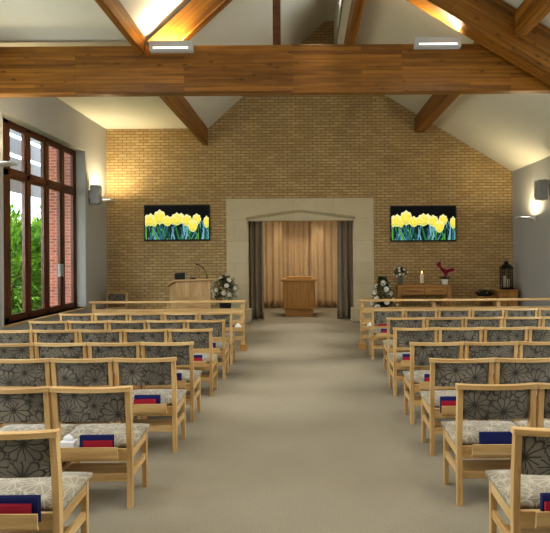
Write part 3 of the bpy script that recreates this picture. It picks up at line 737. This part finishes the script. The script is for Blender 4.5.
# cabinet with lantern
CXc = at(507.7, 14.25)
t = thing('oak_cabinet', 'small oak cabinet in the corner under the black lantern', 'cabinet', (CXc, 14.2, 0))
bm = B(); box(bm, -.25, .25, .02, .44, .04, .83, bev=.004); obj('carcass', bm, HONZ, t)
bm = B(); box(bm, -.265, .265, -.01, .45, .83, .862, bev=.006); obj('top', bm, HONX, t)
bm = B(); box(bm, -.23, -.004, .0, .02, .07, .80, bev=.003); d = obj('door', bm, HONZ, t)
bm = B(); lathe(bm, [(.012, 0), (.014, .012), (.006, .02)], (0, 0, 0), 10); k = obj('knob', bm, IRON, d, (-.03, 0, .45), (PI/2, 0, 0))
bm = B(); box(bm, .004, .23, .0, .02, .07, .80, bev=.003); d = obj('door', bm, HONZ, t)
bm = B(); lathe(bm, [(.012, 0), (.014, .012), (.006, .02)], (0, 0, 0), 10); k = obj('knob', bm, IRON, d, (.03, 0, .45), (PI/2, 0, 0))
LZ = .863
t = thing('candle_lantern', 'tall black metal lantern with glass sides on the corner cabinet', 'lantern', (at(506.3, 14.4), 14.4, LZ))
def hexring(r, z, n=6): return [(r*math.cos(2*PI*(k+.5)/n), r*math.sin(2*PI*(k+.5)/n), z) for k in range(n)]
bm = B(); loft(bm, [hexring(.175, 0), hexring(.18, .03), hexring(.16, .05)]); obj('base', bm, IRON, t)
bm = B(); loft(bm, [hexring(.165, .53), hexring(.18, .55), hexring(.16, .57), hexring(.12, .615), hexring(.065, .645), hexring(.05, .68), hexring(.055, .69), hexring(.015, .72)]); obj('roof', bm, IRON, t)
bm = B()
for k in range(6):
    a = 2*PI*(k+.5)/6; tube(bm, [(.155*math.cos(a), .155*math.sin(a), .04), (.155*math.cos(a), .155*math.sin(a), .54)], .009, 6)
obj('frame', bm, IRON, t)
bm = B()
for k in range(6):
    p, q = hexring(.15, 0)[k], hexring(.15, 0)[(k+1) % 6]
    v = [bm.verts.new((p[0], p[1], .05)), bm.verts.new((q[0], q[1], .05)), bm.verts.new((q[0], q[1], .53)), bm.verts.new((p[0], p[1], .53))]; bm.faces.new(v)
obj('pane', bm, mat_glass('lantern_glass', (.8, .82, .8, 1)), t)
bm = B(); tube(bm, [(.04*math.cos(a_), 0, .745+.04*math.sin(a_)) for a_ in [2*PI*k/14 for k in range(15)]], .006, 6); obj('ring_handle', bm, IRON, t)
for x, h, l in ((-.045, .30, 'taller'), (.05, .22, 'shorter')):
    tt = thing('pillar_candle', '%s ivory candle inside the black lantern' % l, 'candle', (at(506.3, 14.4)+x, 14.4, LZ+.0505), 0, 'candles in the lantern')
    bm = B(); lathe(bm, [(.036, 0), (.036, h-.01), (.030, h), (.004, h-.006)], (0, 0, 0), 14); obj('wax', bm, WAX, tt, smooth=True)
    bm = B(); tube(bm, [(0, 0, h-.008), (0, 0, h+.015)], .003, 5); obj('wick', bm, BLACK, tt)
# low table with a wreath
WX = at(486, 14.25)
t = thing('side_table', 'low oak side table holding a dark wreath', 'table', (WX, 14.2, 0))
bm = B(); box(bm, -.25, .25, -.01, .42, .665, .70, bev=.006); obj('table_top', bm, HONX, t)
for x in (-.23, .17):
    for y in (.02, .34):
        bm = B(); box(bm, x, x+.06, y, y+.06, 0, .665, bev=.004); obj('leg', bm, HONZ, t)
bm = B(); box(bm, -.17, .17, .03, .05, .57, .665); obj('apron', bm, HONX, t)
t = thing('floral_wreath', 'dark wreath dotted with small pale flowers on the side table', 'wreath', (WX, 14.38, .70)); rnd = random.Random(31)
bm = B(); n = 20
rings = [[((.15+.045*math.cos(2*PI*k/8))*math.cos(2*PI*i/n), (.15+.045*math.cos(2*PI*k/8))*math.sin(2*PI*i/n), .045+.045*math.sin(2*PI*k/8)) for k in range(8)] for i in range(n+1)]
loft(bm, rings, cap=False); obj('ring', bm, BLACK, t, smooth=True)
bm = B()
for i in range(260):
    a = rnd.uniform(0, 2*PI); b = rnd.uniform(-.2, PI+.2); p = Vector(((.15+.05*math.cos(b))*math.cos(a), (.15+.05*math.cos(b))*math.sin(a), .05+.05*math.sin(b)))
    leaf(bm, p, Vector((math.cos(a)*math.cos(b), math.sin(a)*math.cos(b), math.sin(b)+.2))+Vector((rnd.uniform(-.5, .5),)*3), Vector((0, 0, 1)), .06, .025)
obj('foliage', bm, LEAF, t)
for i in range(12):
    a = 2*PI*i/12; bm = B(); bloom_mesh(bm, (0, 0, 0), .03, rnd, 6); obj('bloom', bm, PETW if i % 2 else PETP, t, (.18*math.cos(a), .18*math.sin(a), .085+.015*(i % 3)), (.6*math.sin(a), 0, 0))

# ------------------------------------------------------------------ screens with tulips
def tulip_picture(w, h, nx=128, ny=72, seed=3):
    rnd = random.Random(seed)
    tul = [(.965, .52, .05, .18), (.57, .63, .05, .16), (.03, .57, .05, .18), (.09, .59, .07, .19), (.15, .54, .05, .16), (.23, .67, .095, .22), (.35, .555, .08, .16), (.50, .61, .09, .19), (.44, .58, .05, .14), (.655, .57, .08, .18), (.81, .60, .07, .17), (.75, .41, .075, .19)]
    streaks = [(rnd.random(), rnd.uniform(-.35, .35), rnd.uniform(.006, .02), rnd.uniform(.34, .56), rnd.choice([(60, 140, 80), (120, 190, 200), (90, 170, 120), (24, 90, 70), (150, 205, 225), (110, 190, 70), (10, 40, 36), (60, 120, 150)])) for _ in range(90)]
    def colour(u, v):
        c = (8, 9, 12)
        base = .40+.05*math.sin(9*u)+.03*math.sin(23*u)
        if v < base: c = (16, 46, 44)
        for x, sl, wd, top, sc in streaks:
            if v < top:
                d = abs(u-(x+sl*(top-v)*(.6+.5*(top-v))))
                ww = wd*(1-.6*v/top)
                if d < ww: c = tuple(int(k*(1-.35*d/ww)) for k in sc)
        best = None
        for i, (x, y, rx, ry) in enumerate(tul):
            dx, dy = (u-x)/rx, (v-y)/ry
            shape = dx*dx*(1+.35*max(0, -dy))+dy*dy*(1 if dy < 0 else .9)
            top = 1-.28*abs(math.sin(dx*4.2))*(dy > .3)
            if shape < top:
                e = shape/top; p = abs(math.sin(dx*3.3+i))
                y_ = (250-30*p*e, 228-26*p*e, 30+90*p*(1-e)+60*e)
                if e > .72: y_ = (236, 238, 170)
                if dy > .35: y_ = tuple(min(255, k*.7+.3*q) for k, q in zip(y_, (255, 252, 220)))
                if dy < -.45: y_ = tuple(k*.86+.14*q for k, q in zip(y_, (120, 160, 40)))
                best = y_
        return best or c
    bm = B(); lay = bm.loops.layers.float_color.new('picture')
    V = [[bm.verts.new((-w/2+w*i/nx, 0, h*j/ny)) for i in range(nx+1)] for j in range(ny+1)]
    for j in range(ny):
        for i in range(nx):
            f = bm.faces.new((V[j][i], V[j][i+1], V[j+1][i+1], V[j+1][i])); c = srgb(*colour((i+.5)/nx, (j+.5)/ny))
            for l in f.loops: l[lay] = c
    return bm
tp = NT('tulip_display'); at_ = tp.n('ShaderNodeAttribute'); at_.attribute_name = 'picture'
tp.l(at_.outputs['Color'], tp.b.inputs['Emission Color']); tp.b.inputs['Specular IOR Level'].default_value = .1; tp.set(Emission_Strength=.85, Roughness=.5); tp.col((.01, .01, .01, 1))
def screen(label, x0, x1, z0, z1, src=None):
    if src: t = copy_tree(src); t.location = ((x0+x1)/2, YB-.03, z0); t['label'] = label; return t
    w, h = x1-x0, z1-z0
    t = thing('wall_screen', label, 'screen', ((x0+x1)/2, YB-.03, z0), 0, 'tulip screens')
    bm = B(); box(bm, -w/2, w/2, -.045, -.0, 0, h, bev=.006, seg=1); obj('casing', bm, BLACK, t)
    bm = tulip_picture(w-.05, h-.055); o = obj('display', bm, tp.m, t, (0, -.047, .03))
    bm = B(); box(bm, -.3, .3, -.0, .03, h*.3, h*.7); obj('wall_bracket', bm, IRON, t)
    return t
s1 = screen('flat screen showing yellow tulips, above the lectern', -4.255, -2.515, 2.19, 3.13)
screen('flat screen showing yellow tulips, above the console table', 2.27, 4.01, 2.125, 3.065, s1)

# ------------------------------------------------------------------ wall lamps and loudspeakers
def sconce(label, x, y, z, s):
    """s = +1: fixed to the window wall, tray points into the room"""
    t = thing('wall_uplight', label, 'wall light', (x, y, z), 0 if s > 0 else PI, 'wall uplights')
    bm = B(); box(bm, 0, .03, -.06, .06, -.05, .07, bev=.005); obj('wall_plate', bm, WHITE, t)
    bm = B(); box(bm, .03, .14, -.025, .025, -.015, .015); obj('arm', bm, WHITE, t)
    bm = B(); prism(bm, [(.10, .0), (.44, .03), (.46, .06), (.445, .062), (.43, .045), (.11, .016), (.09, .055), (.08, .055)], -.15, .15, 'y'); obj('tray', bm, WHITE, t)
    bm = B(); box(bm, .16, .38, -.11, .11, .052, .058); obj('lamp_glass', bm, STRIP, t)
    return t
sconce('white wall uplight beside the speaker near the tall window corner', XL, 14.15, 3.16, 1)
sconce('white wall uplight at the camera end of the tall window', XL, 9.3, 3.28, 1)
sconce('white wall uplight on the windowless wall above the lantern', XR, 13.4, 2.60, -1)
def speaker(label, x, y, z, s):
    t = thing('loudspeaker', label, 'speaker', (x, y, z), 0 if s > 0 else PI, 'wall loudspeakers')
    bm = B(); box(bm, .06, .27, -.13, .13, 0, .46, bev=.02); obj('cabinet', bm, GREYP, t)
    bm = B(); box(bm, .27, .278, -.11, .11, .03, .43, bev=.003); obj('grille', bm, GREYP, t)
    bm = B(); box(bm, 0, .06, -.04, .04, .15, .31); obj('wall_bracket', bm, WHITE, t)
    return t
speaker('grey loudspeaker on the wall between the window and the brick', XL, 13.72, 3.06, 1)
speaker('grey loudspeaker on the windowless wall beside the wall light', XR, 12.7, 2.98, -1)
t = thing('window_control_box', 'small grey box fixed on the tall window mullion', 'control box', (XL-.215, 12.5, 1.33))
bm = B(); box(bm, 0, .06, -.08, .10, 0, .28, bev=.01); obj('casing', bm, GREYP, t)
bm = B(); box(bm, .06, .066, -.05, .07, .06, .22, bev=.002); obj('cover', bm, GREYP, t)

# ------------------------------------------------------------------ light
def area(name, loc, rot, sx, sy, e, col=(1, 1, 1), spread=PI):
    L = bpy.data.lights.new(name, 'AREA'); L.shape = 'RECTANGLE'; L.size, L.size_y = sx, sy; L.energy = e; L.color = col; L.spread = spread
    o = bpy.data.objects.new(name, L); C.objects.link(o); o.location = loc; o.rotation_euler = rot; return o
WARM = (1.0, .85, .54); DAY = (.93, .97, 1.0)
UP = (PI, 0, 0)
for (x, y, z, e) in ((XL+.27, 14.15, 3.235, 30), (XL+.27, 9.3, 3.355, 15), (XR-.27, 13.4, 2.675, 16)):
    area('uplight_lamp', (x, y, z), UP, .24, .26, e*1.25, WARM, math.radians(172))
area('uplight_lamp', (-2.05, TY-.08, 5.10), UP, .6, .1, 22, (1, .82, .55))
area('uplight_lamp', (2.05, TY-.08, 5.13), UP, .6, .1, 15, (1, .82, .55))
# daylight pouring through the window openings
for (a, b) in WIN_L[1:]: area('window_daylight', (XL-.5, (a+b)/2, 2.5), (0, -PI/2, 0), 3.6, b-a, 170, DAY)
for (a, b) in WIN_R: area('window_daylight', (XR+.5, (a+b)/2, 2.0), (0, PI/2, 0), 2.6, b-a, 150, DAY)  # daylight lamps for the added openings in the right wall
for (a, b) in CW: area('window_daylight', (XCL+.4, (a+b)/2, 7.5), (0, PI/2, 0), .8, b-a, 30, DAY)
# unseen area lamps added over the seating as soft fill
for (x, y, e) in ((-3.2, 1.0, 46), (-3.2, 5.3, 46), (2.6, 1.0, 46), (2.6, 5.3, 46), (0, 3.2, 60)):
    area('seating_fill', (x, y, 4.95), (0, 0, 0), 1.0, 1.0, e, (1, .95, .86))
for (x, y, e) in ((-.5, 6.9, 60), (.2, 8.5, 70), (-.4, 10.3, 90), (.1, 12.0, 80), (-.3, 13.8, 70)):  # unseen spots added to make soft light bands along the aisle
    L = bpy.data.lights.new('added_aisle_spot', 'SPOT'); L.energy = e*9; L.color = (1, .97, .9); L.spot_size = math.radians(24); L.spot_blend = 1.0; L.shadow_soft_size = .25
    o = bpy.data.objects.new('added_aisle_spot', L); C.objects.link(o); o.location = (x, y, 6.2)
area('window_daylight', (XL-2.2, 7.6, 3.6), (Vector((XL-.1, 13.2, 2.3))-Vector((XL-2.2, 7.6, 3.6))).to_track_quat('-Z', 'Y').to_euler(), 2.2, 2.2, 260, DAY)  # unseen lamp added outside to brighten the far window jamb
for x in (-3.4, -.1, 3.2):     # unseen lamps added behind the tie beam to brighten the end wall
    area('end_wall_fill', (x, TY+.24, 4.75), (Vector((x*1.05, 14.9, 1.0))-Vector((x, TY+.24, 4.75))).to_track_quat('-Z', 'Y').to_euler(), .5, .15, 12, (1, .9, .74))
# recess spots
for x in (-.75, -.18, .4):
    L = bpy.data.lights.new('recess_spot', 'SPOT'); L.energy = 26; L.color = (1, .86, .64); L.spot_size = math.radians(50); L.spot_blend = .6; L.shadow_soft_size = .04
    o = bpy.data.objects.new('recess_spot', L); C.objects.link(o); o.location = (x, 18.3, 3.4); o.rotation_euler = (Vector((x*.9, 19.4, 1.3))-Vector(o.location)).to_track_quat('-Z', 'Y').to_euler()
area('recess_fill', (-.15, 16.6, 3.45), (0, 0, 0), 1.4, 1.4, 60, (1, .9, .74))
S = bpy.data.lights.new('sun', 'SUN'); S.energy = 3.0; S.angle = .02; S.color = (1, .96, .88)
o = bpy.data.objects.new('sun', S); C.objects.link(o); o.rotation_euler = Vector((0, .62, -.75)).to_track_quat('-Z', 'Y').to_euler()
W = bpy.data.worlds.new('sky'); bpy.context.scene.world = W; W.use_nodes = True; nt = W.node_tree
bg = nt.nodes['Background']; tcw = nt.nodes.new('ShaderNodeTexCoord'); sp = nt.nodes.new('ShaderNodeSeparateXYZ'); rp = nt.nodes.new('ShaderNodeValToRGB')
nt.links.new(tcw.outputs['Generated'], sp.inputs[0]); nt.links.new(sp.outputs[2], rp.inputs[0]); nt.links.new(rp.outputs[0], bg.inputs[0])
rp.color_ramp.elements[0].position = .0; rp.color_ramp.elements[0].color = (.80, .88, .95, 1); rp.color_ramp.elements[1].position = .6; rp.color_ramp.elements[1].color = (.55, .72, .95, 1)
bg.inputs[1].default_value = 3.0

# ------------------------------------------------------------------ camera
cam = bpy.data.cameras.new('camera'); co = bpy.data.objects.new('camera', cam); C.objects.link(co)
co.location = (0, 0, H); co.rotation_euler = (PI/2, math.radians(.4), 0)
cam.sensor_fit = 'HORIZONTAL'; cam.sensor_width = 36; cam.lens = 560/550*36
cam.shift_x = -30/550; cam.shift_y = -9.5/550; cam.clip_start = .05; cam.clip_end = 200
bpy.context.scene.camera = co
bpy.context.scene.view_settings.view_transform = 'Standard'
bpy.context.scene.view_settings.look = 'Medium High Contrast'
bpy.context.scene.view_settings.exposure = 0.12
